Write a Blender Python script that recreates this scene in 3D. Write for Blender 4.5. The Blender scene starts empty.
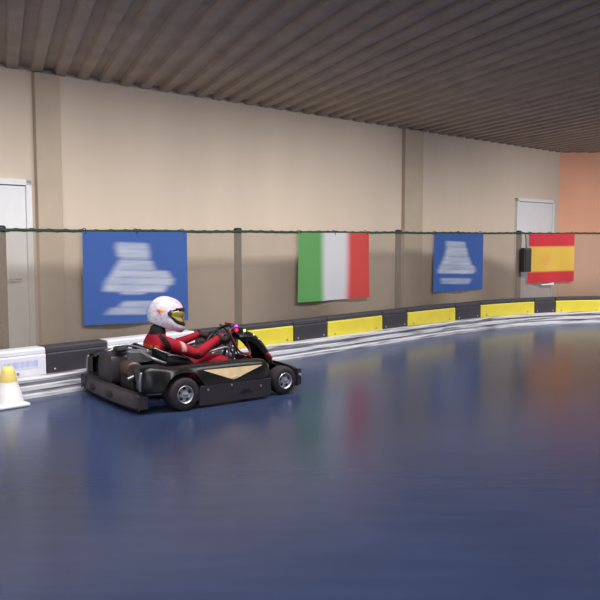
import bpy, bmesh, math, random
from mathutils import Vector, Matrix
random.seed(4)
sc = bpy.context.scene
COL = sc.collection
sc.view_settings.view_transform = 'Standard'
sc.view_settings.look = 'None'
PI = math.pi
def R(d): return math.radians(d)

# ------------------------------------------------------------------ materials
def srgb(r, g, b):
    def f(c):
        c /= 255.0
        return c/12.92 if c <= .04045 else ((c+.055)/1.055)**2.4
    return (f(r), f(g), f(b))
def mat(name, rgb, rough=.5, metal=0.0, var=.12, scale=6.0, stretch=(1, 1, 1), bump=0.0, spec=.5, coat=0.0, emit=None):
    m = bpy.data.materials.new(name); m.use_nodes = True
    nt = m.node_tree; b = nt.nodes['Principled BSDF']
    c = srgb(*rgb)
    tc = nt.nodes.new('ShaderNodeTexCoord'); mp = nt.nodes.new('ShaderNodeMapping')
    mp.inputs['Scale'].default_value = stretch
    nz = nt.nodes.new('ShaderNodeTexNoise'); nz.inputs['Scale'].default_value = scale; nz.inputs['Detail'].default_value = 4
    rp = nt.nodes.new('ShaderNodeValToRGB')
    rp.color_ramp.elements[0].position = .3; rp.color_ramp.elements[1].position = .7
    rp.color_ramp.elements[0].color = tuple(x*(1-var) for x in c)+(1,)
    rp.color_ramp.elements[1].color = tuple(min(1, x*(1+var)) for x in c)+(1,)
    nt.links.new(tc.outputs['Object'], mp.inputs[0]); nt.links.new(mp.outputs[0], nz.inputs['Vector'])
    nt.links.new(nz.outputs['Fac'], rp.inputs[0]); nt.links.new(rp.outputs[0], b.inputs['Base Color'])
    b.inputs['Roughness'].default_value = rough; b.inputs['Metallic'].default_value = metal
    b.inputs['Specular IOR Level'].default_value = spec; b.inputs['Coat Weight'].default_value = coat
    if bump:
        bp = nt.nodes.new('ShaderNodeBump'); bp.inputs['Strength'].default_value = bump; bp.inputs['Distance'].default_value = .01
        nt.links.new(nz.outputs['Fac'], bp.inputs['Height']); nt.links.new(bp.outputs[0], b.inputs['Normal'])
    if emit:
        b.inputs['Emission Color'].default_value = srgb(*rgb)+(1,); b.inputs['Emission Strength'].default_value = emit
    return m
def paint_mat(name, rough=.5, coat=0.0, spec=.5):
    m = bpy.data.materials.new(name); m.use_nodes = True
    nt = m.node_tree; b = nt.nodes['Principled BSDF']
    a = nt.nodes.new('ShaderNodeAttribute'); a.attribute_name = 'paint'
    nt.links.new(a.outputs['Color'], b.inputs['Base Color'])
    b.inputs['Roughness'].default_value = rough; b.inputs['Coat Weight'].default_value = coat
    b.inputs['Specular IOR Level'].default_value = spec
    return m

M = {}
M['wall'] = mat('tan painted wall', (208, 192, 176), .85, var=.05, scale=1.2, stretch=(1, 1, .25))
M['orange'] = mat('orange painted wall', (240, 178, 148), .85, var=.06, scale=1.0)
M['pillar'] = mat('darker tan pillar', (186, 170, 152), .85, var=.06, scale=3)
M['door'] = mat('white door paint', (222, 222, 226), .6, var=.03)
M['ceil'] = mat('brown grey metal decking', (168, 154, 142), .85, var=.12, scale=3)
M['black'] = mat('black bodywork plastic', (15, 14, 17), .33, var=.2, scale=12, spec=.35)
M['blackmatte'] = mat('matte black steel', (24, 22, 25), .55, var=.25, scale=20)
M['charcoal'] = mat('charcoal plastic', (48, 43, 49), .5, var=.15, scale=10)
M['greyplastic'] = mat('grey bumper plastic', (54, 49, 55), .5, var=.2, scale=9)
M['tyre'] = mat('tyre rubber', (42, 37, 42), .75, var=.2, scale=30, bump=.3)
M['rim'] = mat('cast aluminium', (205, 205, 208), .3, .85, var=.1, scale=20)
M['chrome'] = mat('steel tube', (150, 148, 152), .4, .8, var=.08)
M['brown'] = mat('heat browned metal', (88, 70, 66), .5, .5, var=.3, scale=14)
M['cream'] = mat('cream decal', (206, 180, 140), .5, var=.1, scale=18)
M['red'] = mat('red plastic', (150, 22, 34), .4, var=.15)
M['redhose'] = mat('red hose', (120, 30, 32), .5, var=.15)
M['seat'] = mat('black seat shell', (20, 18, 22), .35, var=.2)
M['glove'] = mat('black glove cloth', (40, 22, 26), .8, var=.3, scale=40)
M['shoe'] = mat('black shoe leather', (28, 26, 30), .5)
M['baly'] = mat('black balaclava cloth', (16, 14, 18), .9)
M['visor'] = mat('gold mirrored visor', (190, 172, 92), .12, .8, var=.25, scale=9)
M['visorrim'] = mat('black visor rim', (20, 20, 20), .4)
M['yellow'] = mat('yellow barrier plastic', (206, 190, 58), .45, var=.06, scale=5)
M['whiteb'] = mat('white barrier plastic', (206, 206, 216), .45, var=.06, scale=5)
M['blackb'] = mat('black barrier plastic', (48, 46, 53), .55, var=.14, scale=5)
M['rubber'] = mat('dark rubber strip', (50, 50, 57), .7, var=.15, scale=8)
M['post'] = mat('dark green steel post', (84, 80, 76), .5, .2, var=.15)
M['rope'] = mat('dark green rope', (34, 62, 44), .9, var=.3, scale=60)
M['cone'] = mat('white cone plastic', (224, 222, 222), .5, var=.06)
M['coney'] = mat('yellow cone band', (228, 206, 120), .5, var=.08)
M['darkbox'] = mat('dark grey box', (54, 48, 48), .6)
M['plate'] = mat('off white plate', (196, 192, 190), .6)
M['led_p'] = mat('purple lamp', (150, 60, 255), .3, emit=3.0)
M['led_r'] = mat('red lamp', (230, 20, 70), .3, emit=1.6)
M['led_g'] = mat('green lamp', (190, 255, 130), .3, emit=2.5)
M['led_w'] = mat('white lamp', (220, 220, 230), .3, emit=.8)
M['paint'] = paint_mat('printed cloth', .7, spec=.2)
M['helmetp'] = paint_mat('glossy helmet paint', .3, coat=.4)
M['suitp'] = paint_mat('racing suit cloth', .75, spec=.2)
M['panelp'] = paint_mat('printed barrier panel', .45)

# glossy dark blue floor
def floor_mat():
    m = bpy.data.materials.new('polished dark blue floor'); m.use_nodes = True
    nt = m.node_tree; b = nt.nodes['Principled BSDF']
    tc = nt.nodes.new('ShaderNodeTexCoord')
    n1 = nt.nodes.new('ShaderNodeTexNoise'); n1.inputs['Scale'].default_value = .8; n1.inputs['Detail'].default_value = 5
    n2 = nt.nodes.new('ShaderNodeTexNoise'); n2.inputs['Scale'].default_value = 6; n2.inputs['Detail'].default_value = 6
    nt.links.new(tc.outputs['Object'], n1.inputs[0])
    mp = nt.nodes.new('ShaderNodeMapping'); mp.inputs['Rotation'].default_value = (0, 0, R(-40)); mp.inputs['Scale'].default_value = (.25, 1.6, 1)
    nt.links.new(tc.outputs['Object'], mp.inputs[0]); nt.links.new(mp.outputs[0], n2.inputs[0])
    rp = nt.nodes.new('ShaderNodeValToRGB')
    rp.color_ramp.elements[0].position = .3; rp.color_ramp.elements[1].position = .72
    rp.color_ramp.elements[0].color = srgb(48, 60, 92)+(1,); rp.color_ramp.elements[1].color = srgb(61, 73, 107)+(1,)
    mx = nt.nodes.new('ShaderNodeMath'); mx.operation = 'ADD'
    m2 = nt.nodes.new('ShaderNodeMath'); m2.operation = 'MULTIPLY'; m2.inputs[1].default_value = .5
    nt.links.new(n1.outputs['Fac'], mx.inputs[0]); nt.links.new(n2.outputs['Fac'], mx.inputs[1])
    nt.links.new(mx.outputs[0], m2.inputs[0]); nt.links.new(m2.outputs[0], rp.inputs[0])
    nt.links.new(rp.outputs[0], b.inputs['Base Color'])
    b.inputs['Roughness'].default_value = .23; b.inputs['Specular IOR Level'].default_value = .4
    bp = nt.nodes.new('ShaderNodeBump'); bp.inputs['Strength'].default_value = .12; bp.inputs['Distance'].default_value = .01
    nt.links.new(n2.outputs['Fac'], bp.inputs['Height']); nt.links.new(bp.outputs[0], b.inputs['Normal'])
    return m
M['floor'] = floor_mat()
# scuffed white rail: dark tyre marks stretched along the rail (uv)
def rail_mat():
    m = bpy.data.materials.new('scuffed white rail plastic'); m.use_nodes = True
    nt = m.node_tree; b = nt.nodes['Principled BSDF']
    uv = nt.nodes.new('ShaderNodeUVMap'); mp = nt.nodes.new('ShaderNodeMapping'); mp.inputs['Scale'].default_value = (1.6, 26, 1)
    nz = nt.nodes.new('ShaderNodeTexNoise'); nz.inputs['Scale'].default_value = 1.0; nz.inputs['Detail'].default_value = 5
    rp = nt.nodes.new('ShaderNodeValToRGB')
    rp.color_ramp.elements[0].position = .34; rp.color_ramp.elements[1].position = .52
    rp.color_ramp.elements[0].color = srgb(92, 92, 100)+(1,); rp.color_ramp.elements[1].color = srgb(202, 202, 208)+(1,)
    nt.links.new(uv.outputs[0], mp.inputs[0]); nt.links.new(mp.outputs[0], nz.inputs[0]); nt.links.new(nz.outputs['Fac'], rp.inputs[0])
    nt.links.new(rp.outputs[0], b.inputs['Base Color']); b.inputs['Roughness'].default_value = .5
    return m
M['rail'] = rail_mat()
# see-through net
def net_mat():
    m = bpy.data.materials.new('fine brown net'); m.use_nodes = True
    nt = m.node_tree; b = nt.nodes['Principled BSDF']; out = nt.nodes['Material Output']
    b.inputs['Base Color'].default_value = srgb(138, 126, 114)+(1,); b.inputs['Roughness'].default_value = .9
    b.inputs['Specular IOR Level'].default_value = .1
    tr = nt.nodes.new('ShaderNodeBsdfTransparent'); mx = nt.nodes.new('ShaderNodeMixShader')
    tc = nt.nodes.new('ShaderNodeTexCoord'); nz = nt.nodes.new('ShaderNodeTexNoise'); nz.inputs['Scale'].default_value = 1.5
    mr = nt.nodes.new('ShaderNodeMapRange'); mr.inputs['To Min'].default_value = .42; mr.inputs['To Max'].default_value = .62
    nt.links.new(tc.outputs['Object'], nz.inputs[0]); nt.links.new(nz.outputs['Fac'], mr.inputs['Value'])
    nt.links.new(mr.outputs[0], mx.inputs[0]); nt.links.new(tr.outputs[0], mx.inputs[1]); nt.links.new(b.outputs[0], mx.inputs[2])
    nt.links.new(mx.outputs[0], out.inputs['Surface'])
    return m
M['net'] = net_mat()

# ------------------------------------------------------------------ mesh helpers
def catmull(pts, n=8, closed=False):
    P = [Vector(p) for p in pts]; out = []
    N = len(P); segs = N if closed else N-1
    for i in range(segs):
        if closed: a, b, c, d = P[(i-1) % N], P[i], P[(i+1) % N], P[(i+2) % N]
        else: a, b, c, d = P[max(i-1, 0)], P[i], P[i+1], P[min(i+2, N-1)]
        for k in range(n):
            t = k/n
            out.append(.5*((2*b)+(c-a)*t+(2*a-5*b+4*c-d)*t*t+(3*b-a-3*c+d)*t**3))
    if not closed: out.append(P[-1])
    return out

class MB:
    def __init__(s): s.v = []; s.f = []; s.uv = {}
    def box(s, c, size, rot=None, taper=1.0):
        i = len(s.v); hx, hy, hz = [q/2 for q in size]
        for z in (-1, 1):
            k = 1 if z < 0 else taper
            for x, y in ((-1, -1), (1, -1), (1, 1), (-1, 1)):
                p = Vector((x*hx*k, y*hy*k, z*hz))
                if rot: p = rot @ p
                s.v.append(Vector(c)+p)
        s.f += [tuple(i+q for q in f) for f in ((0, 3, 2, 1), (4, 5, 6, 7), (0, 1, 5, 4), (1, 2, 6, 5), (2, 3, 7, 6), (3, 0, 4, 7))]
        return s
    def tube(s, path, r, n=10, closed=False, smooth=0):
        P = catmull(path, smooth, closed) if smooth else [Vector(p) for p in path]
        N = len(P); i0 = len(s.v)
        rs = r if isinstance(r, (list, tuple)) else [r]*N
        if len(rs) != N: rs = [rs[0]+(rs[-1]-rs[0])*k/(N-1) if len(rs) == 2 else rs[min(len(rs)-1, int(k/(N-1)*(len(rs)-1)+.5))] for k in range(N)]
        up = None
        for k in range(N):
            if closed: t = P[(k+1) % N]-P[k-1]
            else: t = P[min(k+1, N-1)]-P[max(k-1, 0)]
            t.normalize()
            if up is None:
                up = t.orthogonal().normalized()
            up = (up-t*up.dot(t)).normalized(); w = t.cross(up)
            for j in range(n):
                a = 2*PI*j/n
                s.v.append(P[k]+(up*math.cos(a)+w*math.sin(a))*rs[k])
        for k in range(N if closed else N-1):
            for j in range(n):
                a = i0+k*n; b = i0+((k+1) % N)*n; j2 = (j+1) % n
                s.f.append((a+j, a+j2, b+j2, b+j))
        if not closed:
            s.f.append(tuple(i0+j for j in range(n))[::-1]); s.f.append(tuple(i0+(N-1)*n+j for j in range(n)))
        return s
    def lathe(s, prof, c, axis, n=32):
        ax = Vector(axis).normalized(); u = ax.orthogonal().normalized(); w = ax.cross(u); i0 = len(s.v); m = len(prof)
        for j in range(n):
            a = 2*PI*j/n; d = u*math.cos(a)+w*math.sin(a)
            for (r, h) in prof: s.v.append(Vector(c)+d*r+ax*h)
        for j in range(n):
            for k in range(m-1):
                a = i0+j*m; b = i0+((j+1) % n)*m
                s.f.append((a+k, b+k, b+k+1, a+k+1))
        return s
    def sphere(s, c, r, nu=20, nv=12, rot=None):
        r = r if isinstance(r, (tuple, list)) else (r, r, r); i0 = len(s.v)
        for i in range(1, nv):
            t = PI*i/nv
            for j in range(nu):
                a = 2*PI*j/nu; p = Vector((r[0]*math.sin(t)*math.cos(a), r[1]*math.sin(t)*math.sin(a), r[2]*math.cos(t)))
                if rot: p = rot @ p
                s.v.append(Vector(c)+p)
        top = Vector((0, 0, r[2])); bot = -top
        if rot: top = rot @ top; bot = rot @ bot
        s.v.append(Vector(c)+top); s.v.append(Vector(c)+bot); T = len(s.v)-2
        for i in range(nv-2):
            for j in range(nu):
                a = i0+i*nu; j2 = (j+1) % nu; s.f.append((a+j, a+nu+j, a+nu+j2, a+j2))
        for j in range(nu):
            j2 = (j+1) % nu
            s.f.append((T, i0+j, i0+j2)); s.f.append((T+1, i0+(nv-2)*nu+j2, i0+(nv-2)*nu+j))
        return s
    def prism(s, poly, origin, u, v, depth):     # polygon in the plane u,v extruded along u x v
        u = Vector(u); v = Vector(v); w = u.cross(v).normalized()*depth; i0 = len(s.v); n = len(poly)
        for k in (0, 1):
            for (a, b) in poly: s.v.append(Vector(origin)+u*a+v*b+w*k)
        s.f.append(tuple(i0+k for k in range(n))[::-1]); s.f.append(tuple(i0+n+k for k in range(n)))
        for k in range(n): s.f.append((i0+k, i0+(k+1) % n, i0+n+(k+1) % n, i0+n+k))
        return s
    def loft(s, rings, closed_ring=True, caps=True):
        i0 = len(s.v); n = len(rings[0])
        for r in rings: s.v += [Vector(p) for p in r]
        for k in range(len(rings)-1):
            for j in range(n if closed_ring else n-1):
                a = i0+k*n; j2 = (j+1) % n
                s.f.append((a+j, a+j2, a+n+j2, a+n+j))
        if caps and closed_ring:
            s.f.append(tuple(i0+j for j in range(n))[::-1]); s.f.append(tuple(i0+(len(rings)-1)*n+j for j in range(n)))
        return s
    def build(s, name, m, parent=None, smooth=False, bevel=0, seg=2, sub=0, solid=0, loc=None):
        me = bpy.data.meshes.new(name); me.from_pydata([tuple(p) for p in s.v], [], s.f)
        bm = bmesh.new(); bm.from_mesh(me); bmesh.ops.recalc_face_normals(bm, faces=bm.faces); bm.to_mesh(me); bm.free()
        o = bpy.data.objects.new(name, me); COL.objects.link(o); me.materials.append(m)
        if parent: o.parent = parent
        for p in me.polygons: p.use_smooth = bool(smooth)
        if smooth == 'auto' or bevel:
            es = set()
            bm = bmesh.new(); bm.from_mesh(me)
            for e in bm.edges:
                if len(e.link_faces) == 2 and e.calc_face_angle(0) > R(38): e.smooth = False
            bm.to_mesh(me); bm.free()
        if solid:
            d = o.modifiers.new('solid', 'SOLIDIFY'); d.thickness = solid; d.offset = 0
        if bevel:
            d = o.modifiers.new('bevel', 'BEVEL'); d.width = bevel; d.segments = seg; d.limit_method = 'ANGLE'; d.angle_limit = R(35)
        if sub:
            d = o.modifiers.new('sub', 'SUBSURF'); d.levels = sub; d.render_levels = sub
        return o

def empty(name, loc=(0, 0, 0), rz=0):
    o = bpy.data.objects.new(name, None); COL.objects.link(o); o.location = loc; o.rotation_euler = (0, 0, rz)
    o.empty_display_size = .2
    return o
def tag(o, label, cat, group=None, kind=None):
    o['label'] = label; o['category'] = cat
    if group: o['group'] = group
    if kind: o['kind'] = kind
    return o
def struct(o, label=None, cat=None):
    o['kind'] = 'structure'
    if label: o['label'] = label; o['category'] = cat
    return o
def set_paint(me, fn):
    a = me.color_attributes.new('paint', 'FLOAT_COLOR', 'POINT')
    for i, v in enumerate(me.vertices): a.data[i].color = tuple(fn(v.co, i))+(1,)
def lerp(a, b, t):
    t = max(0, min(1, t)); return tuple(x+(y-x)*t for x, y in zip(a, b))
def sst(a, b, x):
    t = max(0, min(1, (x-a)/(b-a))); return t*t*(3-2*t)

# ------------------------------------------------------------------ camera
H = 1.44; FPX = 760; TH = math.atan(63/760)
cam = bpy.data.cameras.new('camera'); co = bpy.data.objects.new('camera', cam); COL.objects.link(co)
cam.sensor_width = 36; cam.lens = FPX/600*36; co.location = (0, 0, H); co.rotation_euler = (PI/2-TH, 0, 0)
cam.clip_end = 200; sc.camera = co
def proj(p):
    Z = p[2]-H; d = p[1]*math.cos(TH)-Z*math.sin(TH); u = p[1]*math.sin(TH)+Z*math.cos(TH)
    return (300+FPX*p[0]/d, 300-FPX*u/d)

# ------------------------------------------------------------------ the hall
WA = R(43.3); WD = Vector((math.cos(WA), math.sin(WA), 0)); WN = Vector((-math.sin(WA), math.cos(WA), 0))
W0 = Vector((0, 10.41, 0)); CORNER = Vector((5.17, 15.28, 0)); CH = 3.1
def wallpt(s, z=0, off=0): return W0+WD*s+WN*off+Vector((0, 0, z))
sC = (CORNER-W0).dot(WD)
m = MB(); m.box((0, 0, -.05), (1, 1, .1)); m.v = [Vector((v.x, v.y, v.z)) for v in m.v]
m = MB(); poly = [(-9, -4), (9.5, -4), (9.5, 15.28), (5.17, 15.28)]
p = wallpt(-12); poly += [(p.x, p.y)]
m.prism(poly, (0, 0, -.1), (1, 0, 0), (0, 1, 0), .1)
struct(m.build('floor', M['floor']), 'polished dark blue race track floor', 'floor')
m = MB(); a = wallpt(-12); b = wallpt(sC); t = WN*.2
m.loft([[a, a+t, a+t+Vector((0, 0, CH+.12)), a+Vector((0, 0, CH+.12))], [b, b+t, b+t+Vector((0, 0, CH+.12)), b+Vector((0, 0, CH+.12))]])
struct(m.build('wall_back', M['wall']), 'long tan painted hall wall', 'wall')
m = MB(); m.box((5.17+2.2, 15.28+.1, (CH+.12)/2), (4.4, .2, CH+.12))
struct(m.build('wall_right', M['orange']), 'orange painted end wall beyond the corner', 'wall')
# corrugated ceiling
CA = R(111.5); cd = Vector((math.cos(CA), math.sin(CA), 0)); cn = Vector((math.sin(CA), -math.cos(CA), 0))
per = .235; prof = [(0, 0), (.42, 0), (.5, -.045), (.92, -.045)]
m = MB(); pts = []
for k in range(-48, 64):
    for (q, z) in prof: pts.append((k*per+q*per, z))
m.loft([[cn*q-cd*6+Vector((0, 0, CH+.05+z)) for q, z in pts], [cn*q+cd*24+Vector((0, 0, CH+.05+z)) for q, z in pts]], closed_ring=False)
oc = m.build('ceiling', M['ceil'])
bm = bmesh.new(); bm.from_mesh(oc.data)
for pc, pn in ((wallpt(0, 0, .1), WN), (Vector((0, 15.38, 0)), Vector((0, 1, 0))), (Vector((9.5, 0, 0)), Vector((1, 0, 0))), (Vector((-9, 0, 0)), Vector((-1, 0, 0))), (Vector((0, -4, 0)), Vector((0, -1, 0)))):
    bmesh.ops.bisect_plane(bm, geom=bm.verts[:]+bm.edges[:]+bm.faces[:], plane_co=pc, plane_no=pn, clear_outer=True)
bm.to_mesh(oc.data); bm.free()
struct(oc, 'dark brown corrugated metal ceiling', 'ceiling')

def find_s(fn, x, lo, hi):
    for _ in range(50):
        mid = (lo+hi)/2
        if proj(fn(mid))[0] < x: lo = mid
        else: hi = mid
    return (lo+hi)/2
# pillars on the wall
for i, (x0, x1) in enumerate(((38, 63), (405, 423))):
    s0 = find_s(lambda s: wallpt(s, 1.8, -.07), x0, -6, sC); s1 = find_s(lambda s: wallpt(s, 1.8, -.07), x1, -6, sC)
    m = MB(); A = wallpt(s0, 0, -.07); Bp = wallpt(s1, 0, -.07)
    m.loft([[A, A+WN*.08, A+WN*.08+Vector((0, 0, CH)), A+Vector((0, 0, CH))], [Bp, Bp+WN*.08, Bp+WN*.08+Vector((0, 0, CH)), Bp+Vector((0, 0, CH))]])
    struct(m.build('trim_%d' % (i+1), M['pillar'], bevel=.01), ['tan pillar on the wall beside the white door at left', 'tan pillar on the wall right of the italian flag'][i], 'pillar')
# doors in the long wall
for i, (x0, x1, zt) in enumerate(((-22, 31, 2.02), (516, 553, 2.16))):
    f = lambda s: wallpt(s, 1.8, -.03)
    s0 = find_s(f, x0, -7, sC); s1 = find_s(f, x1, -7, sC)
    d = empty('door_%d' % (i+1), wallpt((s0+s1)/2, 0, -.02), WA); w = s1-s0
    struct(d, ['white door in the tan wall at far left behind the net', 'pale door by the corner behind the red and yellow flag'][i], 'door')
    MB().box((0, 0, (zt-.06)/2), (w-.12, .04, zt-.08)).build('door_leaf', M['door'], d, bevel=.004)
    fr = MB(); fr.box((-w/2+.03, 0, zt/2), (.06, .08, zt)); fr.box((w/2-.03, 0, zt/2), (.06, .08, zt)); fr.box((0, 0, zt-.03), (w, .08, .06))
    fr.build('door_frame', M['door'], d, bevel=.004)
    MB().tube([(w/2-.15, -.02, 1.02), (w/2-.15, -.07, 1.02), (w/2-.27, -.07, 1.02)], .01).build('door_handle', M['chrome'], d)

# ------------------------------------------------------------------ the barrier line
GP = [(-4.3, 4.9), (-3.3, 5.85), (-2.41, 6.70), (-2.045, 7.08), (-1.07, 8.04), (0, 9.03), (1.38, 10.40), (2.2, 11.17), (2.69, 11.57), (3.19, 12.0), (4.15, 12.53), (5.07, 12.78), (6.2, 12.95), (7.6, 13.1)]
PATH = catmull([(x, y, 0) for x, y in GP], 10)
ARC = [0]
for k in range(1, len(PATH)): ARC.append(ARC[-1]+(PATH[k]-PATH[k-1]).length)
def frame(s):
    s = max(0, min(ARC[-1]-1e-4, s)); lo = 0
    while lo < len(ARC)-2 and ARC[lo+1] < s: lo += 1
    t = (s-ARC[lo])/(ARC[lo+1]-ARC[lo]); p = PATH[lo].lerp(PATH[lo+1], t)
    def tan(k): return (PATH[min(k+1, len(PATH)-1)]-PATH[max(k-1, 0)]).normalized()
    d = tan(lo).lerp(tan(lo+1), t).normalized()
    return p, d, Vector((-d.y, d.x, 0))
def bp(s, off, z):
    p, d, n = frame(s); return p+n*off+Vector((0, 0, z))
def sx(x, off, z): return find_s(lambda s: bp(s, off, z), x, 0, ARC[-1])
def sweep(mb, s0, s1, sec, step=.08):
    n = max(2, int((s1-s0)/step)+1)
    mb.loft([[bp(s0+(s1-s0)*k/(n-1), o, z) for o, z in sec] for k in range(n)])
    return mb
# lower white rail, ribbed front
sec = [(0, 0), (0, .028), (.03, .036), (.03, .062), (.008, .07), (.008, .105), (.032, .114), (.032, .14), (0, .150), (.0, .172), (.012, .180), (.13, .180), (.13, 0)]
m = MB(); n = 150; S0 = .4; S1 = ARC[-1]-.1
rings = [[bp(S0+(S1-S0)*k/(n-1), o, z) for o, z in sec] for k in range(n)]
m.loft(rings)
rl = m.build('guard_rail', M['rail'])
uvl = rl.data.uv_layers.new(name='UVMap')
for poly_ in rl.data.polygons:
    for li in poly_.loop_indices:
        vi = rl.data.loops[li].vertex_index; k, j = divmod(vi, len(sec))
        uvl.data[li].uv = ((S1-S0)*k/(n-1), .03*j)
tag(rl, 'low white rail with dark tyre scuffs along the foot of the coloured barrier', 'rail')
# barrier blocks
segs = [(-70, 47, 'white'), (47, 108, 'black'), (108, 196, 'white'), (196, 238, 'black'), (238, 294, 'yellow'), (294, 328, 'black'), (328, 383, 'yellow'), (383, 408, 'black'), (408, 456, 'yellow'), (456, 481, 'black'), (481, 535, 'yellow'), (535, 556, 'black'), (556, 603, 'yellow'), (603, 625, 'black'), (625, 680, 'yellow')]
LBL = {0: 'white barrier block with faded blue lettering at the left edge', 1: 'black barrier block left of the kart, between two white blocks', 2: 'white barrier block directly behind the driver',
       3: 'black barrier block behind the steering wheel, just left of first yellow block', 4: 'yellow barrier block right behind the front of the kart', 5: 'black barrier block between the two yellow blocks nearest the kart',
       6: 'yellow barrier block below the right side of the italian flag', 7: 'black barrier block right of the yellow block under the italian flag', 8: 'yellow barrier block below the smaller blue banner, on its left',
       9: 'black barrier block below the right edge of the smaller blue banner', 10: 'yellow barrier block left of and below the red and yellow flag', 11: 'black barrier block directly below the red and yellow flag',
       12: 'yellow barrier block at the right edge below the orange wall', 13: 'black barrier block beyond the right edge of view', 14: 'farthest yellow barrier block, past the right edge of view'}
for i, (x0, x1, c) in enumerate(segs):
    a = sx(x0, .13, .3)+.006 if x0 > -60 else .5
    b = min(sx(x1, .13, .3)-.006, ARC[-1]-.15)
    if b-a < .1: continue
    mm = {'white': M['whiteb'], 'black': M['blackb'], 'yellow': M['yellow']}[c]
    pc = bp((a+b)/2, .13, 0)
    e = empty('barrier_block', pc)
    def loc(mb):
        mb.v = [v-pc for v in mb.v]; return mb
    zt = .372 if c == 'yellow' else .37
    body = loc(sweep(MB(), a, b, [(.135, .002), (.135, zt-.012), (.147, zt), (.30, zt), (.30, .002)])).build('block_body', mm, e, bevel=.006)
    loc(sweep(MB(), a, b, [(.142, zt), (.142, zt+.04), (.16, zt+.055), (.30, zt+.055), (.30, zt)])).build('top_strip', M['rubber'] if c != 'white' else M['whiteb'], e, bevel=.005)
    if i < 13:
        for q in (.12, .88):
            s_ = a+(b-a)*q; p = bp(s_, .135, .21)-pc; nn = frame(s_)[2]
            MB().lathe([(.0001, -.008), (.011, -.008), (.014, 0), (.014, .004)], p, nn, 12).build('bolt', M['chrome'], e, smooth=True)
    if i == 0:
        # faded, unreadable blue lettering
        xa = sx(2, .13, .3); xb = sx(39, .13, .3); pm = MB(); NX, NZ = 60, 14
        for u in range(NX):
            for w in range(NZ): pm.v.append(bp(xa+(xb-xa)*u/(NX-1), .131, .25+.08*w/(NZ-1))-pc)
        for u in range(NX-1):
            for w in range(NZ-1): k = u*NZ+w; pm.f.append((k, k+NZ, k+NZ+1, k+1))
        dd = pm.build('faded_lettering', M['panelp'], e)
        random.seed(7); lets = [random.random() for _ in range(40)]
        def pf(co_, i_):
            u, w = divmod(i_, NZ); t = u/(NX-1); g = .35+.45*lets[int(t*14)]; edge = sst(0, .2, w/(NZ-1))*sst(1, .75, w/(NZ-1))*sst(0, .05, t)*sst(1, .93, t)
            return lerp(srgb(214, 214, 222), srgb(120, 140, 215), g*edge)
        set_paint(dd.data, pf)
    tag(e, LBL[i], 'barrier', {'white': 'white barrier blocks', 'black': 'black barrier blocks', 'yellow': 'yellow barrier blocks'}[c])

# ------------------------------------------------------------------ fence: posts, rope, net
FO = .36
ZR = 1.505
for i, (x, lb) in enumerate(((4, 'green steel fence post at the left edge before the white door'), (240, 'dark fence post between large blue banner and italian flag'), (400, 'dark fence post between the italian flag and smaller blue banner'), (520, 'dark fence post beside the red and yellow flag, by the pale door'), (640, 'dark fence post before the orange wall at the far end'))):
    s = sx(x, FO+.04, 1.0); p = bp(s, FO+.078, 0); d = frame(s)[1]
    e = empty('fence_post', p, math.atan2(d.y, d.x))
    r = .045
    MB().tube([(0, 0, .008), (0, 0, 1.53)], r, 14).build('pole', M['post'], e, smooth='auto')
    MB().box((0, 0, .006), (.14, .12, .012)).build('base_plate', M['post'], e, bevel=.003)
    MB().lathe([(.0001, 1.548), (r*.8, 1.545), (r*1.08, 1.53), (r*1.08, 1.515)], (0, 0, 0), (0, 0, 1), 14).build('post_cap', M['blackmatte'], e, smooth=True)
    tag(e, lb, 'post', 'fence posts')
def zrope(s): return ZR-.006*math.sin(s*2.3)**2
rp_ = [bp(.4+(ARC[-1]-.6)*k/140, FO-.005, zrope(.4+(ARC[-1]-.6)*k/140)) for k in range(141)]
m = MB(); m.tube(rp_, .014, 8)
tw = []
for k in range(0, 900):
    s = .4+(ARC[-1]-.6)*k/899; a = s*38
    p, d, n_ = frame(s); tw.append(p+n_*(FO-.005+.012*math.cos(a))+Vector((0, 0, zrope(s)+.012*math.sin(a))))
m.tube(tw, .008, 5)
tag(m.build('top_rope', M['rope'], smooth=True), 'dark green twisted rope strung along the top of the net', 'rope')
m = MB(); NK = 160; NZ = 6
for k in range(NK):
    s = .4+(ARC[-1]-.6)*k/(NK-1)
    for j in range(NZ):
        m.v.append(bp(s, FO+.012*math.sin(s*7+j)*(j/(NZ-1))*(1-j/(NZ-1))*4, .03+(ZR-.04)*j/(NZ-1)))
for k in range(NK-1):
    for j in range(NZ-1): q = k*NZ+j; m.f.append((q, q+NZ, q+NZ+1, q+1))
tag(m.build('safety_net', M['net'], smooth=True), 'brownish see-through safety net hanging from the rope behind the barrier', 'net')

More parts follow.
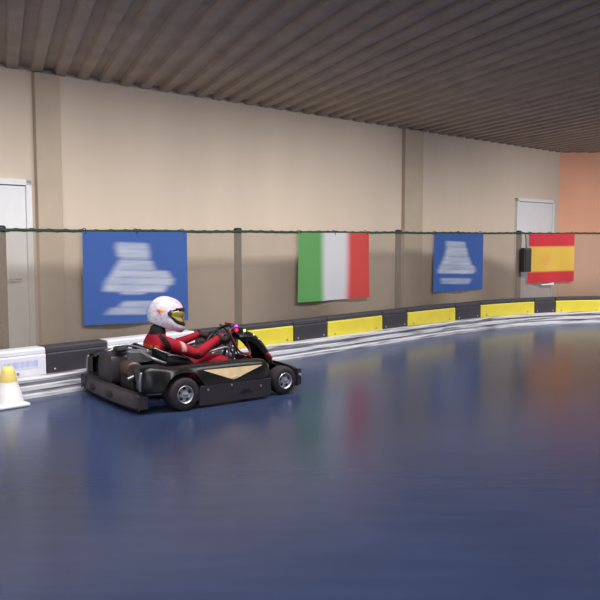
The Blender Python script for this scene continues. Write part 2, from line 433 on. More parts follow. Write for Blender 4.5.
# ------------------------------------------------------------------ flags and banners
def banner(name, x0, x1, ybot0, ybot1, paint, wav=.012, NX=110, NZ=90, off=.045, ztop=ZR-.012):
    s0 = sx(x0, FO-off, 1.2); s1 = sx(x1, FO-off, 1.2)
    def zb(s, y):
        lo, hi = 0, 1.5
        for _ in range(40):
            md = (lo+hi)/2
            if proj(bp(s, FO-off, md))[1] > y: lo = md
            else: hi = md
        return lo
    z0 = zb(s0, ybot0); z1 = zb(s1, ybot1); org = bp((s0+s1)/2, FO-off, (z0+z1)/2)
    mb = MB()
    for u in range(NX):
        a = u/(NX-1); s = s0+(s1-s0)*a; zl = z0+(z1-z0)*a
        for w in range(NZ):
            b = w/(NZ-1); z = zl+(ztop-zl)*b
            o = FO-off+wav*math.sin(a*9+b*1.5+x0)*(1-b*.8)
            mb.v.append(bp(s, o, z)-org)
    for u in range(NX-1):
        for w in range(NZ-1): k = u*NZ+w; mb.f.append((k, k+NZ, k+NZ+1, k+1))
    o = mb.build(name, M['paint'], None, smooth=True); o.location = org
    set_paint(o.data, lambda c, i: paint((i//NZ)/(NX-1), 1-(i % NZ)/(NZ-1)))      # u rightwards, v downwards
    # eyelet ties holding the cloth to the rope
    for a in (.03, .5, .97):
        p = bp(s0+(s1-s0)*a, FO-off+.02, ztop)-org
        q = [p+Vector((0, 0, -.02))+frame(s0)[2]*-.02, p+Vector((0, 0, .025))+frame(s0)[2]*-.02, p+Vector((0, 0, .03))+frame(s0)[2]*.035, p+Vector((0, 0, -.01))+frame(s0)[2]*.035]
        MB().tube(q, .004, 6, closed=True, smooth=3).build('cord_tie', M['rope'], o, smooth=True)
    return o
BL = srgb(53, 82, 144); WH = srgb(162, 168, 182)
def n2(u, v, k):   # smooth value noise
    def h(i, j): return (math.sin(i*127.1+j*311.7+k*17.3)*43758.5453) % 1
    i, j = math.floor(u), math.floor(v); fu, fv = u-i, v-j; fu = fu*fu*(3-2*fu); fv = fv*fv*(3-2*fv)
    return (h(i, j)*(1-fu)+h(i+1, j)*fu)*(1-fv)+(h(i, j+1)*(1-fu)+h(i+1, j+1)*fu)*fv
def span(u, a, b, s=.05): return sst(a-s, a+s, u)*(1-sst(b-s, b+s, u))
def blue(logo_rows):
    def f(u, v):
        t = 0
        for (v0, v1, a0, b0, a1, b1, st) in logo_rows:
            q = (v-v0)/(v1-v0)
            if -.2 < q < 1.2:
                sk = v+(u-.5)*-.05
                q = (sk-v0)/(v1-v0); a = a0+(a1-a0)*q; b = b0+(b1-b0)*q
                t = max(t, span(u, a, b)*span(sk, v0, v1, .012)*st)
        t *= .72+.4*n2(u*5, v*42, 3)
        c = lerp(BL, WH, t)
        return lerp(c, tuple(x*.9 for x in c), .6*n2(u*3, v*3, 9))
    return f
big = [(.12, .20, .30, .60, .29, .62, .75), (.19, .28, .30, .62, .31, .62, .95), (.27, .31, .34, .62, .33, .62, .6), (.31, .42, .33, .64, .27, .68, .92), (.42, .50, .27, .80, .23, .84, .95), (.50, .58, .22, .86, .18, .84, .85), (.58, .66, .19, .80, .17, .76, .98), (.66, .69, .3, .6, .34, .55, .7), (.76, .83, .36, .70, .30, .68, .8), (.83, .91, .24, .62, .18, .58, .75)]
tag(banner('blue_banner', 83, 187, 325.5, 320, blue(big)), 'large blue banner with streaky white emblem and two lines of lettering behind helmet', 'banner', 'blue banners on the net')
small = [(.14, .24, .22, .64, .22, .66, .8), (.24, .40, .24, .68, .2, .72, .95), (.40, .55, .2, .74, .14, .80, .9), (.55, .63, .12, .84, .10, .88, .8), (.63, .70, .08, .88, .1, .84, 1), (.78, .88, .14, .8, .16, .76, .7)]
tag(banner('blue_banner', 434, 483, 292.5, 289, blue(small), NX=80), 'smaller blue banner with white emblem, hung between the two national flags', 'banner', 'blue banners on the net')
def ital(u, v):
    k = .97+.06*n2(u*6, v*3, 2)
    c = lerp(srgb(80, 132, 76), srgb(176, 176, 182), sst(.27, .39, u)); c = lerp(c, srgb(170, 62, 58), sst(.62, .74, u))
    return tuple(x*k for x in c)
tag(banner('italian_flag', 298, 369, 302.5, 297.5, ital, .02), 'green, white and red vertical striped flag tied to the net rope', 'flag', 'national flags on the net')
def spain(u, v):
    c = lerp(srgb(172, 44, 54), srgb(190, 156, 66), sst(.235, .285, v)*(1-sst(.745, .795, v)))
    em = math.exp(-(((u-.38)/.13)**2+((v-.52)/.13)**2)*1.2)*.6
    return lerp(c, srgb(178, 120, 70), em*(.6+.6*n2(u*26, v*20, 5)))
tag(banner('spanish_flag', 529, 574, 283.5, 281.5, spain, .02, off=.06), 'red and yellow horizontal striped flag with small crest near the corner', 'flag', 'national flags on the net')

# dark box on the post by the spanish flag, and a pale plate under it
s = sx(523, FO-.02, 1.0); p = bp(s, FO-.085, 0); d = frame(s)[1]
e = empty('junction_box', p, math.atan2(d.y, d.x))
MB().box((0, 0, 1.06), (.16, .10, .40)).build('box_body', M['darkbox'], e, bevel=.012)
MB().box((0, -.055, 1.06), (.13, .012, .34)).build('box_lid', M['blackmatte'], e, bevel=.004)
MB().tube([(0, 0, 1.26), (0, .01, 1.4), (0, .03, 1.5)], .008).build('cable', M['blackmatte'], e)
tag(e, 'narrow dark box fixed on the post left of the red and yellow flag', 'box')
s = sx(547, FO-.03, .8); p = bp(s, FO-.05, 0); d = frame(s)[1]
o = MB().box((0, 0, 0), (.26, .008, .13)).build('sign_plate', M['plate'], None, bevel=.003); o.location = p+Vector((0, 0, .69)); o.rotation_euler = (0, 0, math.atan2(d.y, d.x))
tag(o, 'small off white plate on the net under the red and yellow flag', 'sign')

# white cone at the far left, in front of the rail
cp = Vector((-2.49, 6.405, 0))
e = empty('traffic_cone', cp, WA)
m = MB(); m.box((0, 0, .015), (.27, .27, .03)); m.build('cone_base', M['cone'], e, bevel=.012)
m = MB(); m.lathe([(.125, .03), (.118, .05), (.100, .13), (.096, .135), (.074, .215)], (0, 0, 0), (0, 0, 1), 36); m.build('cone_body', M['cone'], e, smooth=True)
m = MB(); m.lathe([(.075, .213), (.075, .222), (.056, .30), (.048, .33), (.03, .342), (.0001, .342)], (0, 0, 0), (0, 0, 1), 36); m.build('cone_tip', M['coney'], e, smooth=True)
tag(e, 'white cone with pale yellow top standing against the rail, far left', 'cone')

# ------------------------------------------------------------------ the kart (x forward, y left, z up; origin on the ground below the rear axle)
KH = R(36); KO = Vector((-1.346, 6.753, 0))
K = empty('racing_kart', KO, KH)
tag(K, 'black racing kart with cream triangle decal, driving to the right on blue floor', 'kart')
# wheels
def wheel(c, r, w, side, rimr):
    ax = (0, side, 0)     # outwards
    h = w/2
    pr = [(rimr, -h+.012), (rimr+.012, -h), (r-.028, -h), (r-.010, -h+.010), (r-.002, -h+.026), (r, 0), (r-.002, h-.026), (r-.010, h-.010), (r-.028, h), (rimr+.012, h), (rimr, h-.012), (rimr-.004, h-.05), (rimr-.004, -h+.05), (rimr, -h+.012)]
    t = MB().lathe(pr, c, ax, 48).build('wheel', M['tyre'], K, smooth='auto')
    q = rimr
    m = MB(); m.lathe([(q+.004, h-.004), (q, h+.002), (q-.006, h-.004), (q-.012, h-.03), (q-.024, h-.034), (.034, h-.014), (.03, h-.002), (.0001, h-.002)], c, ax, 40)
    rm = m.build('rim', M['rim'], t, smooth='auto')
    C = Vector(c)
    for k in range(5):
        a = 2*PI*k/5+.3; P = C+Vector((math.cos(a)*q*.66, side*(h-.026), math.sin(a)*q*.66))
        MB().lathe([(.0001, .004), (.0125, .004), (.0135, -.001)], P, ax, 14).build('rim_opening', M['blackmatte'], t, smooth=True)
    m = MB(); m.lathe([(.016, h-.004), (.016, h+.016), (.011, h+.02), (.0001, h+.02)], c, ax, 6)
    m.build('wheel_nut', M['chrome'], t)
for side in (-1, 1):
    wheel((0, side*.585, .14), .14, .19, side, .072)
    wheel((1.05, side*.555, .13), .13, .13, side, .070)
# chassis
m = MB()
for sy in (-1, 1):
    m.tube([(-.28, .28*sy, .09), (.1, .30*sy, .07), (.5, .32*sy, .06), (.85, .24*sy, .06), (1.05, .22*sy, .075), (1.28, .20*sy, .08)], .016, 10, smooth=5)
    m.tube([(.15, .3*sy, .07), (.2, .56*sy, .09), (.45, .6*sy, .09), (.75, .56*sy, .09), (.8, .26*sy, .06)], .011, 8, smooth=5)
    m.tube([(1.05, .22*sy, .08), (1.05, .36*sy, .12)], .018, 8)
for x in (-.26, .02, .45, .86): m.tube([(x, -.28, .08), (x, .28, .08)], .014, 8)
m.build('chassis_frame', M['blackmatte'], K, smooth=True)
MB().box((.68, 0, .045), (.72, .52, .006)).build('floor_tray', M['charcoal'], K)
MB().tube([(0, -.52, .14), (0, .52, .14)], .02, 16).build('rear_axle', M['chrome'], K, smooth=True)
m = MB(); m.tube([(1.05, -.5, .13), (1.05, -.36, .13)], .012); m.tube([(1.05, .5, .13), (1.05, .36, .13)], .012)
m.box((1.05, -.37, .13), (.04, .03, .11)); m.box((1.05, .37, .13), (.04, .03, .11))
m.tube([(.98, -.36, .12), (.93, 0, .11), (.98, .36, .12)], .008)
m.build('front_spindle', M['chrome'], K)
MB().tube([(.93, -.44, .16), (.95, -.47, .22), (.93, -.45, .27), (.98, -.43, .25), (.96, -.45, .2)], .011, 8, smooth=4).build('brake_line', M['chrome'], K, smooth=True)
# side body (right and left)
def side_body(sd):
    rings = []
    xs = [-.345, -.335, -.31, -.27, -.23]+[-.19+.38*k/24 for k in range(25)]+[.23, .3, .4, .5, .6, .7, .78, .84, .87, .885]
    for x in xs:
        zb = .17
        if abs(x) < .185: zb = max(.17, .135+math.sqrt(.185**2-x*x))
        elif x < 0: zb = .17
        zt = .352+.035*sst(-.02, -.3, x)+(-.012*sst(.5, .9, x))
        if x < -.3: zt -= .02*(-.3-x)/.045; zb += .01*(-.3-x)/.045
        if x > .84: zt -= .025*(x-.84)/.045
        inn = 0
        if x < -.27: inn = .05*((-.27-x)/.075)**2
        if x > .8: inn = .05*((x-.8)/.085)**2
        zm = max(zb+.006, .235)
        zm2 = max(zm+.006, zt-.035)
        r = [(-.655+inn, zb), (-.668+inn, min(zb+.02, zm-.002)), (-.662+inn, zm), (-.632+inn, zm2), (-.612+inn, zt-.01), (-.59+inn, zt), (-.52, zt+.004), (-.45, zt-.004), (-.435, zt-.02), (-.44, zt-.035), (-.50, zt-.03), (-.60+inn, zm2-.01), (-.64+inn, max(zb+.004, zm-.02)), (-.64+inn, zb)]
        rings.append([(x, -sd*y, z) for y, z in r])
    MB().loft(rings).build('side_body', M['black'], K, smooth='auto')
side_body(-1); side_body(1)
for sd in (-1, 1):
    # lower pontoon panel with a slot
    m = MB()
    m.prism([(.135, .022), (.80, .022), (.85, .035), (.86, .05), (.86, .185), (.15, .192), (.135, .15)], (0, sd*.668 if sd < 0 else .648, 0), (1, 0, 0), (0, 0, 1), -.02 if sd < 0 else -.02)
    lp = m.build('side_pontoon', M['charcoal'], K, bevel=.006)
    # return flange to the chassis
    MB().box((.5, sd*.60, .035), (.66, .10, .012)).build('pontoon_floor', M['blackmatte'], lp)
    MB().prism([(.53, .09), (.57, .12), (.625, .12), (.615, .108), (.64, .108), (.665, .085)], (0, sd*.6695, 0), (1, 0, 0), (0, 0, 1), .003*sd*-1).build('slot', M['blackmatte'], lp)
    for x, z in ((.75, .125), (.22, .15), (.45, .165)): MB().lathe([(.0001, .004), (.009, .004), (.011, 0)], (x, sd*.669, z), (0, sd, 0), 12).build('bolt', M['chrome'], lp)
    # cream triangle on the upper body
    tri = [(.20, .325), (.78, .312), (.47, .215)]
    m = MB(); cols = 24
    def yb(z):
        if z < .235: return .6665
        return .6635-.030*(z-.235)/(.315-.235)
    V = []
    for k in range(cols+1):
        x = .20+.58*k/cols; top = .318-.010*k/cols
        bot = .314-(.314-.213)*(x-.20)/.27 if x < .47 else .213+(.304-.213)*(x-.47)/.31
        bot = min(bot, top-.001)
        for j in range(7):
            z = bot+(top-bot)*j/6; m.v.append(Vector((x, sd*(yb(z)+.003), z)))
    for k in range(cols):
        for j in range(6): q = k*7+j; m.f.append((q, q+7, q+8, q+1))
    m.build('triangle_decal', M['cream'], K)
# plates and bright tubes standing in for the highlight on the rear body corners
for sd in (-1, 1):
    m = MB(); m.box((-.347, sd*.545, .27), (.012, .10, .15)); m.build('corner_highlight_plate', M['greyplastic'], K, bevel=.005)
    MB().tube([(-.36, sd*.585, .19), (-.362, sd*.59, .27), (-.35, sd*.585, .345)], .012, 8, smooth=4).build('corner_highlight', M['chrome'], K, smooth=True)
# rear bumper: deep plastic bar
rings = []
for k in range(25):
    y = -.60+1.20*k/24; c = -.43+.045*abs(y/.62)**3
    h0, h1 = .035, .160
    if abs(y) > .56: h1 -= .02*(abs(y)-.56)/.06; h0 += .015*(abs(y)-.56)/.06
    rings.append([(c+.09, y, h0), (c+.012, y, h0), (c-.004, y, h0+.02), (c, y, .10), (c+.008, y, h1-.02), (c+.02, y, h1), (c+.09, y, h1)])
rb = MB().loft(rings).build('rear_bumper', M['greyplastic'], K, smooth='auto')
for y in (-.10, .30):
    m = MB(); m.sphere((-.43, y, .10), (.010, .080, .032)); m.build('slot', M['blackmatte'], rb, smooth=True)
for sy in (-1, 1):
    MB().prism([(-.63*sy, .035), (-.615*sy, .085), (-.60*sy, .05), (-.575*sy, .085), (-.555*sy, .04), (-.53*sy, .10), (-.53*sy, .17), (-.60*sy, .17), (-.63*sy, .16)], (-.398, 0, 0), (0, 1, 0), (0, 0, 1), .012*sy).build('bumper_bracket', M['greyplastic'], rb, bevel=.003)
for y0, y1 in ((-.45, -.28), (.45, .28), (0, 0)): MB().tube([(-.40, y0, .1), (-.27, y1, .085)], .012).build('bumper_stay', M['blackmatte'], rb)
# engine group behind the seat
m = MB()
rings = []
for k, (x, g) in enumerate(((-.36, .7), (-.34, .93), (-.28, 1), (-.18, 1), (-.10, .95), (-.08, .8))):
    cy, cz, hw, hh = .20, .275, .165*g, .145*g
    rings.append([(x, cy+hw*math.copysign(abs(math.cos(a))**.45, math.cos(a)), cz+hh*math.copysign(abs(math.sin(a))**.45, math.sin(a))) for a in [2*PI*j/28 for j in range(28)]])
m.loft(rings); m.build('engine_cover', M['charcoal'], K, smooth='auto')
m = MB(); m.lathe([(.0001, -.14), (.06, -.14), (.075, -.125), (.078, 0), (.075, .125), (.06, .14), (.0001, .14)], (-.25, -.15, .31), (.2, .98, 0), 24)
ex = m.build('exhaust_silencer', M['brown'], K, smooth='auto')
m = MB(); m.tube([(-.25, -.28, .31), (-.27, -.34, .30), (-.33, -.36, .27), (-.37, -.36, .26)], .018, 12, smooth=4); m.build('tailpipe', M['chrome'], ex, smooth=True)
MB().box((-.18, -.14, .20), (.22, .26, .16)).build('engine_block', M['blackmatte'], K, bevel=.012)
MB().box((-.20, -.42, .30), (.24, .20, .12)).build('battery_box', M['blackmatte'], K, bevel=.012)
m = MB(); q_ = []
for k in range(8): q_ += [(.105, k*.011), (.105, k*.011+.005), (.07, k*.011+.006), (.07, k*.011+.010)]
m.lathe([(.0001, 0)]+q_+[(.0001, .09)], (-.17, -.16, .375), (0, 0, 1), 24); m.build('cylinder_head', M['chrome'], K)
m = MB(); m.lathe([(.0001, .03), (.06, .028), (.066, .02), (.066, 0), (.05, -.012)], (-.25, .06, .448), (0, 0, 1), 24); m.build('filler_cap', M['blackmatte'], K, smooth='auto')
MB().tube([(-.30, .30, .42), (-.22, .1, .445), (-.2, -.2, .46), (-.16, -.40, .42), (-.05, -.42, .37)], .013, 8, smooth=5).build('rear_hoop_tube', M['chrome'], K, smooth=True)
MB().tube([(-.32, .2, .42), (-.16, .18, .46), (-.13, 0, .47), (-.12, -.22, .46)], .012, 8, smooth=5).build('rear_hoop_tube', M['chrome'], K, smooth=True)
m = MB(); m.lathe([(.0001, -.1), (.09, -.1), (.1, -.08), (.1, .08), (.09, .1), (.0001, .1)], (-.2, .46, .24), (1, 0, 0), 24); m.build('cooling_shroud', M['blackmatte'], K, smooth='auto')
# seat shell
prof_ = [(-.115, .475), (-.10, .42), (-.065, .30), (-.02, .17), (.05, .085), (.15, .065), (.27, .07), (.36, .085), (.42, .10)]
side_h = [.475, .47, .45, .43, .41, .395, .36, .27, .15]
sp = catmull([(x, 0, z) for x, z in prof_], 4); rings = []
N = len(sp)
for k, p in enumerate(sp):
    t = k/(N-1)*(len(side_h)-1); i = min(int(t), len(side_h)-2); zs = side_h[i]+(side_h[i+1]-side_h[i])*(t-i)
    w = .19+.02*math.sin(t/8*PI); ring = []
    for j in range(17):
        a = -1+2*j/16; b = abs(a)
        yy = w*math.copysign(1-(1-b)**1.6, a) if b > 0 else 0
        up = sst(.55, 1, b)
        xo = p.x+up*(.06 if t < 4 else .0)+(.0)
        ring.append((xo, yy+math.copysign(.015*up, a), p.z+(max(zs, p.z)-p.z)*up**1.3))
    rings.append(ring)
st = MB().loft(rings, closed_ring=False).build('seat', M['seat'], K, smooth=True, solid=.008)
for sd in (0, 16):
    MB().tube([Vector(r[sd]) for r in rings], .009, 8).build('seat_rim', M['chrome'], st, smooth=True)
# side support tube beside the seat
for sd in (-1, 1):
    MB().tube([(.20, sd*.24, .40), (.34, sd*.245, .385), (.50, sd*.235, .405), (.66, sd*.215, .425), (.70, sd*.2, .38), (.72, sd*.2, .2), (.74, sd*.2, .06)], .011, 10, smooth=6).build('side_tube', M['chrome'], K, smooth=True)
# steering wheel
SW = Vector((.715, 0, .50)); SN = Vector((-.64, 0, .77)).normalized(); SU = Vector((.77, 0, .64)).normalized(); SY = Vector((0, 1, 0)); SR = .15
ring = [SW+(SU*math.cos(2*PI*k/40)+SY*math.sin(2*PI*k/40))*SR for k in range(40)]
sw = MB().tube(ring, .014, 10, closed=True).build('steering_wheel', M['blackmatte'], K, smooth=True)
for a in (90, 210, 330): MB().tube([SW-SN*.02, SW+(SU*math.cos(R(a-30))+SY*math.sin(R(a-30)))*SR], [.014, .009], 8).build('spoke', M['charcoal'], sw)
MB().lathe([(.0001, .01), (.04, .008), (.048, -.01), (.03, -.03)], SW, SN, 24).build('hub', M['red'], sw, smooth='auto')
MB().tube([SW-SN*.02, SW-SN*.30, (.95, 0, .14)], .013, 10).build('steering_column', M['blackmatte'], K, smooth=True)
m = MB(); m.tube([(.78, -.2, .06), (.80, -.10, .25), (.86, -.07, .44), (.90, 0, .47), (.86, .07, .44), (.80, .10, .25), (.78, .2, .06)], .014, 10, smooth=5)
m.tube([(.70, -.22, .34), (.80, -.08, .22), (.95, -.12, .10)], .012, 8); m.tube([(.70, .22, .34), (.80, .08, .22), (.95, .12, .10)], .012, 8)
m.build('column_support', M['blackmatte'], K, smooth=True)
m = MB(); m.tube([(.84, -.10, .585), (.72, -.19, .57), (.76, -.20, .45), (.84, -.17, .36), (.98, -.12, .30), (1.08, -.1, .16)], .010, 8, smooth=6)
m.tube([(.80, .04, .62), (.88, -.02, .60), (.95, -.05, .5), (1.0, -.1, .33), (.92, -.12, .28), (.95, -.15, .2)], .009, 8, smooth=6); m.build('red_hose', M['redhose'], K, smooth=True)
m = MB(); m.tube([(.78, .1, .6), (.9, .14, .5), (.98, .1, .3), (1.1, .05, .15)], .008, 8, smooth=6); m.build('black_cable', M['blackmatte'], K, smooth=True)
# front fairing: narrow curved panel from the steering wheel down to the nose
fp = catmull([(.87, 0, .545), (.93, 0, .55), (1.04, 0, .525), (1.14, 0, .45), (1.225, 0, .34), (1.28, 0, .22), (1.32, 0, .15)], 5)
rings = []
for k, p in enumerate(fp):
    t = k/(len(fp)-1); w = .115+.05*t; nrm = Vector((.6, 0, .8))
    tan = (fp[min(k+1, len(fp)-1)]-fp[max(k-1, 0)]).normalized(); nrm = Vector((-tan.z, 0, tan.x)); 
    if nrm.z < 0: nrm = -nrm
    r = []
    for q in (-1, -.85, -.5, 0, .5, .85, 1): r.append(p+Vector((0, q*w, 0))-nrm*(.055*abs(q)**2.4))
    for q in (1, .8, 0, -.8, -1): r.append(p+Vector((0, q*w*.96, 0))-nrm*(.055*abs(q)**2.4+.014+(.03 if abs(q) == 1 else 0)))
    rings.append(r)
ff = MB().loft(rings).build('front_fairing', M['black'], K, smooth='auto')
MB().sphere((1.19, -.135, .285), (.055, .022, .022), rot=Matrix.Rotation(R(48), 3, 'Y')).build('red_trim', M['red'], ff, smooth=True)
MB().box((.93, 0, .568), (.10, .15, .02), Matrix.Rotation(R(8), 3, 'Y')).build('dash_display', M['charcoal'], ff, bevel=.005)
for nm, mt_, c, r in (('purple_lamp', 'led_p', (.885, -.03, .583), .017), ('red_lamp', 'led_r', (.875, -.055, .552), .018), ('green_lamp', 'led_g', (.955, -.07, .545), .013), ('white_lamp', 'led_w', (1.04, -.10, .50), .008), ('white_lamp', 'led_w', (1.10, -.10, .455), .007)):
    MB().sphere(c, r, 14, 8).build(nm, M[mt_], ff, smooth=True)
# front nose bumper
rings = []
for k in range(25):
    y = -.52+1.04*k/24; c = 1.38-.10*abs(y/.52)**2.2
    rings.append([(c-.07, y, .045), (c-.01, y, .045), (c+.01, y, .07), (c+.008, y, .15), (c-.02, y, .205), (c-.07, y, .215), (c-.08, y, .12)])
nb = MB().loft(rings).build('front_bumper', M['black'], K, smooth='auto')
for sy in (-1, 1):
    MB().tube([(1.28, .2*sy, .08), (1.34, .2*sy, .1)], .014).build('bumper_stay', M['blackmatte'], nb)
    MB().box((1.275, .515*sy, .13), (.05, .02, .15)).build('bumper_end', M['charcoal'], nb, bevel=.004)
    MB().lathe([(.0001, .02), (.014, .018), (.016, 0)], (1.275, .525*sy, .15), (0, sy, 0), 14).build('end_bolt', M['rim'], nb, smooth='auto')
m = MB(); m.box((1.24, 0, .2), (.12, .42, .02), Matrix.Rotation(R(18), 3, 'Y')); m.build('nose_top', M['black'], nb, bevel=.006)
# pedals
for sy in (-1, 1):
    m = MB(); m.tube([(1.08, .15*sy, .07), (1.12, .15*sy, .2)], .008); m.box((1.12, .15*sy, .2), (.012, .07, .06)); m.build('pedal', M['chrome'], K)

# ------------------------------------------------------------------ the driver (kart coordinates under their own empty)
D = empty('person', KO, KH)
tag(D, 'kart driver seated leaning back, red racing suit, white helmet, hands on steering wheel', 'person')
def ell(c, u, v, a, b, n=24, p=1.0):
    out = []
    for j in range(n):
        t = 2*PI*j/n; ct, s_ = math.cos(t), math.sin(t)
        out.append(Vector(c)+Vector(u)*a*math.copysign(abs(ct)**p, ct)+Vector(v)*b*math.copysign(abs(s_)**p, s_))
    return out
m = MB()
Y = (0, 1, 0)
sec_ = [((.20, 0, .10), (.1, 0, 1), .13, .06), ((.17, 0, .16), (.9, 0, .5), .165, .10), ((.13, 0, .24), (1, 0, .35), .16, .105), ((.09, 0, .33), (1, 0, .3), .155, .10),
        ((.065, 0, .42), (1, 0, .2), .160, .100), ((.06, 0, .49), (1, 0, .1), .165, .095), ((.064, 0, .535), (1, 0, 0), .145, .08), ((.068, 0, .565), (1, 0, 0), .115, .07), ((.078, 0, .60), (1, 0, -.2), .06, .058), ((.11, 0, .68), (1, 0, -.3), .055, .055)]
m.loft([ell(c, Y, Vector(v).normalized(), a, b, 28, .85) for c, v, a, b in sec_])
m.sphere((.15, 0, .745), (.095, .075, .115), 20, 14)      # head, inside the helmet
def limb(pts, rs): m.tube(pts, rs, 16)
wr = {}
grip = {}
for sy in (-1, 1):
    ga = R(90+12)*sy  # around the ring from top; slightly below the middle
    P = SW+(SU*math.cos(ga)+SY*math.sin(ga))*SR
    rad = (P-SW).normalized(); grip[sy] = (P, rad)
    W = P+rad*.035+SN*.045+Vector((-.055, 0, .0)); wr[sy] = W
    sh = Vector((.095, .160*sy, .500)); el_ = Vector((.325, .285*sy, .40))
    pts = [sh+Vector((-.0, -.05*sy, .0)), sh, sh.lerp(el_, .3)+Vector((0, .015*sy, .004)), sh.lerp(el_, .7)+Vector((0, .01*sy, 0)), el_, el_.lerp(W, .25), el_.lerp(W, .6), W]
    m.tube(catmull(pts, 3), [.055, .060, .062, .061, .059, .057, .056, .054, .052, .051, .050, .049, .050, .051, .050, .049, .047, .044, .041, .038, .036, .034], 16)
    hip = Vector((.20, .09*sy, .155)); kn = Vector((.59, .17*sy, .30)); an = Vector((.985, .15*sy, .135))
    pts = [hip, hip.lerp(kn, .35)+Vector((0, 0, .0)), hip.lerp(kn, .75), kn, kn.lerp(an, .25), kn.lerp(an, .55), an]
    m.tube(catmull(pts, 3), [.088, .092, .09, .088, .085, .08, .075, .071, .069, .066, .064, .063, .063, .06, .057, .053, .048, .043, .04], 16)
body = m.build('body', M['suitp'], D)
rm = body.modifiers.new('r', 'REMESH'); rm.mode = 'VOXEL'; rm.voxel_size = .009
sm = body.modifiers.new('s', 'SMOOTH'); sm.iterations = 6; sm.factor = .5
dg = bpy.context.evaluated_depsgraph_get(); dg.update()
nm = bpy.data.meshes.new_from_object(body.evaluated_get(dg)); body.modifiers.clear(); old = body.data; body.data = nm; nm.name = 'body'
if not nm.materials: nm.materials.append(M['suitp'])
for p in nm.polygons: p.use_smooth = True
RED = srgb(158, 22, 40); BLK = srgb(20, 18, 24); GLD = srgb(206, 130, 40); WHT = srgb(220, 190, 190)
def suit(co_, i):
    x, y, z = co_; c = lerp(RED, tuple(q*.75 for q in RED), n2(x*22, z*22, 1))
    if z > .575 and x < .3: return BLK
    ax_ = .045+(.50-z)*.25
    if abs(y) > .10 and z < .58 and x < .2:
        t = span(x, ax_, ax_+.045, .006); c = lerp(c, BLK, t)
    if abs(y) < .245 and x < .02 and .462 < z < .482: c = lerp(c, GLD, .8*n2((x-y)*70, 1, 4))
    if abs(y) > .17 and .17 < x < .235 and z > .43: c = lerp(c, WHT, .8*span(x, .18, .215, .01)*(.5+.5*n2(x*80, z*80, 2)))
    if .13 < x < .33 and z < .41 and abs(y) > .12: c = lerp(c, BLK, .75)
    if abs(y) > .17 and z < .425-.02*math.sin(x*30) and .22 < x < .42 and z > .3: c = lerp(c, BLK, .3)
    return c
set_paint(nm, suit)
MB().lathe([(.066, -.02), (.076, 0), (.072, .03), (.066, .06), (.06, .065)], (.075, 0, .575), (.15, 0, 1), 28).build('neck_collar', M['baly'], D, smooth=True)

# gloves: palm, five fingers curled round the rim
for sy in (-1, 1):
    P, rad = grip[sy]; T = SN.cross(rad).normalized()
    if T.x < 0: T = -T                     # along the rim, forwards/up
    W = wr[sy]; g = MB()
    pc = P+rad*.032+SN*.018
    fr = Matrix((T, rad, SN)).transposed()
    g.sphere(pc, (.042, .022, .026), 16, 10, rot=fr)
    g.tube([W, W.lerp(pc, .5), pc], [.034, .03, .028], 12)
    g.tube([W+(W-pc).normalized()*.02, W], [.04, .038], 12)
    for k, (o_, L_, r_) in enumerate(((.034, 190, .0095), (.012, 205, .010), (-.010, 200, .0098), (-.031, 180, .0085))):
        pts = []
        for q in range(7):
            a = R(20-L_*q/6)   # from the driver side, over the outside, round behind the rim
            rr = .026-.002*q/6
            pts.append(P+T*o_+(rad*math.cos(a)+SN*math.sin(a))*rr+(rad*.006 if q < 2 else Vector()))
        g.tube(pts, [r_*1.15, r_*.8], 8)
    g.tube([pc+T*.01-rad*.005, P+T*.035+SN*.026+rad*.008, P+T*.055+SN*.020-rad*.008, P+T*.068+SN*.010-rad*.020], [.012, .009], 8)
    go = g.build('glove', M['glove'], D, smooth=True)
    rmm = go.modifiers.new('r', 'REMESH'); rmm.mode = 'VOXEL'; rmm.voxel_size = .0028; rmm.use_smooth_shade = True
    s2 = go.modifiers.new('s', 'SMOOTH'); s2.iterations = 3
    # shoe
    f = MB(); an = Vector((.985, .15*sy, .135))
    f.loft([ell(an+Vector((-.005, 0, .045)), (1, 0, 0), (0, 1, 0), .05, .045, 16), ell(an+Vector((.0, 0, .0)), (1, 0, -.1), (0, 1, 0), .055, .042, 16), ell(an+Vector((.02, 0, -.03)), (1, 0, -.5), (0, 1, 0), .065, .04, 16),
            ell(an+Vector((.06, 0, -.015)), (.5, 0, -1), (0, 1, 0), .045, .04, 16), ell(an+Vector((.095, 0, .02)), (.5, 0, -.8), (0, 1, 0), .035, .045, 16), ell(an+Vector((.125, 0, .055)), (.6, 0, -.8), (0, 1, 0), .026, .04, 16), ell(an+Vector((.14, 0, .085)), (.6, 0, -.8), (0, 1, 0), .012, .025, 16)])
    f.build('shoe', M['shoe'], D, smooth=True)

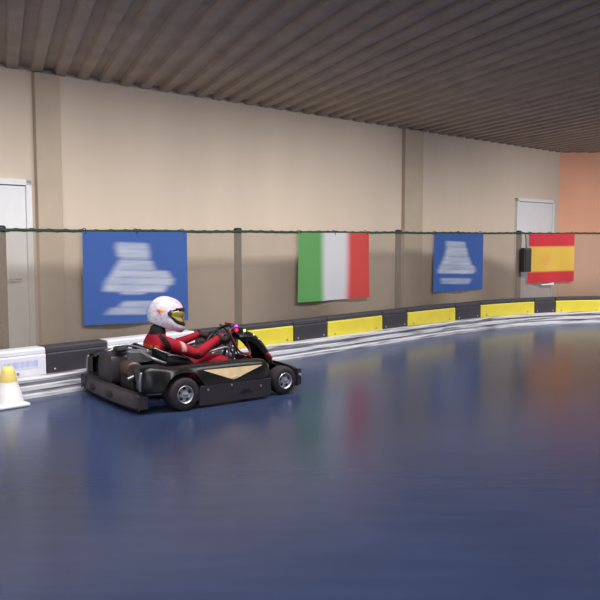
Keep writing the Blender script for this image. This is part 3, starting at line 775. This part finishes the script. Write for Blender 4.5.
# helmet
HC = Vector((.170, 0, .750)); HR = Matrix.Rotation(R(-24), 3, 'Z') @ Matrix.Rotation(R(21), 3, 'Y')     # pitched forwards
def hsurf(az, el, off=0.0):
    # az: 0 = forward, el: -90..90; returns local helmet point
    d = Vector((math.cos(el)*math.cos(az), math.cos(el)*math.sin(az), math.sin(el)))
    a, b, c = (.150, .130, .152) if d.x > 0 else (.168, .130, .152)
    if d.z < 0: c = .19
    k = (abs(d.x/a)**2.2+abs(d.y/b)**2.2+abs(d.z/c)**2.2)**(-1/2.2)
    chin = max(0, d.x)**1.6*sst(.10, -.45, d.z)
    k *= 1+.46*chin
    # flatten the eye-port face
    p = d*(k+off)
    if p.z < -.118: p = Vector((p.x, p.y, -.118-(-.118-p.z)*.10))
    return p
def hgrid(azs, els, off, inv=False, cl=False):
    g = MB(); na, ne = len(azs), len(els)
    for a in azs:
        for e_ in els: g.v.append(hsurf(a, e_, off))
    for i in range(na if cl else na-1):
        for j in range(ne-1): i2 = (i+1) % na; g.f.append((i*ne+j, i2*ne+j, i2*ne+j+1, i*ne+j+1))
    return g
azs = [2*PI*k/120 for k in range(120)]; els = [R(-78+168*k/90) for k in range(91)]
g = hgrid(azs, els, 0, cl=True)
loc_pts = [v.copy() for v in g.v]
HM = Matrix.Translation(HC) @ HR.to_4x4()
g.v = [HM @ v for v in g.v]
hel = g.build('helmet', M['helmetp'], D, smooth=True)
PW = srgb(208, 204, 218); PK = srgb(214, 150, 172); PG = srgb(150, 158, 176)
def hpaint(co_, i):
    p = loc_pts[i]; x, y, z = p; c = PW
    c = lerp(c, PK, .85*sst(.045, .12, z)*sst(-.08, .03, x)*(.45+.7*n2(x*60, y*60, 2)))
    c = lerp(c, PK, .7*sst(-.05, -.10, z)*sst(-.04, .06, x)*(.4+.7*n2(x*45, z*45, 6)))
    c = lerp(c, PG, .65*sst(.62, .8, n2(x*85, z*85+y*20, 8))*sst(.02, -.04, z))
    c = lerp(c, PG, .35*sst(.6, .8, n2(x*40, z*40, 12)))
    if abs(y) > .05:      # bird-like flash on each side
        X = x+.065; Z = z-.0
        q = math.exp(-((X/.038)**2+((Z-.01-X*.3)/.014)**2)); q2 = math.exp(-(((X+.012)/.022)**2+((Z+.012+X*.8)/.010)**2)); q3 = math.exp(-(((X-.012)/.014)**2+((Z-.03)/.015)**2))
        c = lerp(c, srgb(214, 96, 50), min(1, 1.3*q)); c = lerp(c, srgb(170, 40, 60), min(1, 1.2*q2)); c = lerp(c, srgb(236, 196, 70), min(1, 1.1*q3))
    return c
set_paint(hel.data, hpaint)
# visor and its rim
va = [R(-80+160*k/40) for k in range(41)]
def vis(e0, e1, off, name, mm, azr=80, n=12):
    a_ = [R(-azr+2*azr*k/40) for k in range(41)]
    g = MB(); na = 41
    for a in a_:
        f_ = abs(a)/R(azr); sh = 1-.55*sst(.55, 1, f_); mid = (e0+e1)/2-.06*f_
        for j in range(n):
            e_ = mid+(e0+(e1-e0)*j/(n-1)-(e0+e1)/2)*sh
            g.v.append(HM @ hsurf(a, e_, off))
    for i in range(na-1):
        for j in range(n-1): g.f.append((i*n+j, (i+1)*n+j, (i+1)*n+j+1, i*n+j+1))
    return g.build(name, mm, hel, smooth=True, solid=.003)
vis(R(-13), R(38), .0035, 'visor_seal', M['visorrim'], 86)
vis(R(-6), R(30), .0085, 'visor', M['visor'], 80)
vis(R(28), R(39), .012, 'visor_top_strip', M['visorrim'], 66, 4)
m = MB()
for sy in (-1, 1):
    p = HM @ hsurf(R(82*sy), R(8), .004); nn = (HM.to_3x3() @ Vector((0, sy, 0)))
    m.lathe([(.0001, .012), (.016, .011), (.021, .004), (.022, -.004)], p, nn, 18)
m.build('visor_pivot', M['charcoal'], hel, smooth='auto')
# roof and chin vents
m = MB(); m.box(HM @ Vector((.165, 0, -.085)), (.02, .05, .014), HR); m.build('chin_vent', M['visorrim'], hel, bevel=.004)
# rear spoiler / top fin
m = MB(); m.prism([(.06, .137), (.115, .10), (.125, .106), (.155, .055), (.145, .05), (.11, .085)], HM @ Vector((0, .03, 0)), HR @ Vector((1, 0, 0)), HR @ Vector((0, 0, 1)), .06)
m.build('peak', M['visorrim'], hel, bevel=.003)

# ------------------------------------------------------------------ light
def area(name, loc, size, power, color, rot=(0, 0, 0), sy=None, spread=R(112)):
    l = bpy.data.lights.new(name, 'AREA'); l.energy = power; l.size = size; l.color = color
    l.spread = spread
    if sy: l.shape = 'RECTANGLE'; l.size_y = sy
    o = bpy.data.objects.new(name, l); COL.objects.link(o); o.location = loc; o.rotation_euler = rot
    return o
area('wall_wash_track', (-1.9, 4.6, 2.95), 5.0, 84, (1, .97, .93), (R(42), 0, WA), .5)  # unseen lamp, tilted to wash the tan wall with light
area('wall_wash_middle', (1.9, 7.9, 2.95), 5.0, 92, (1, .97, .93), (R(42), 0, WA), .5)  # second unseen wash, brightens the middle of the wall
area('wall_wash_right', (6.2, 10.6, 2.95), 4.0, 105, (1, .96, .92), (R(42), 0, R(20)), .5)  # third unseen wash, for the far end of the wall
area('ceiling_lamp_near', (-1.0, 1.5, 2.98), 4, 85, (.94, .96, 1), (R(25), 0, 0), 2, R(130))
area('floor_fill', (2.0, 4.6, 2.98), 6.5, 80, (1, .99, 1), (0, 0, 0), 4.5, R(105))  # added fill without a fixture, points down to brighten the floor
w = bpy.data.worlds.new('world'); sc.world = w; w.use_nodes = True
w.node_tree.nodes['Background'].inputs[0].default_value = (.70, .72, .80, 1); w.node_tree.nodes['Background'].inputs[1].default_value = 1.0
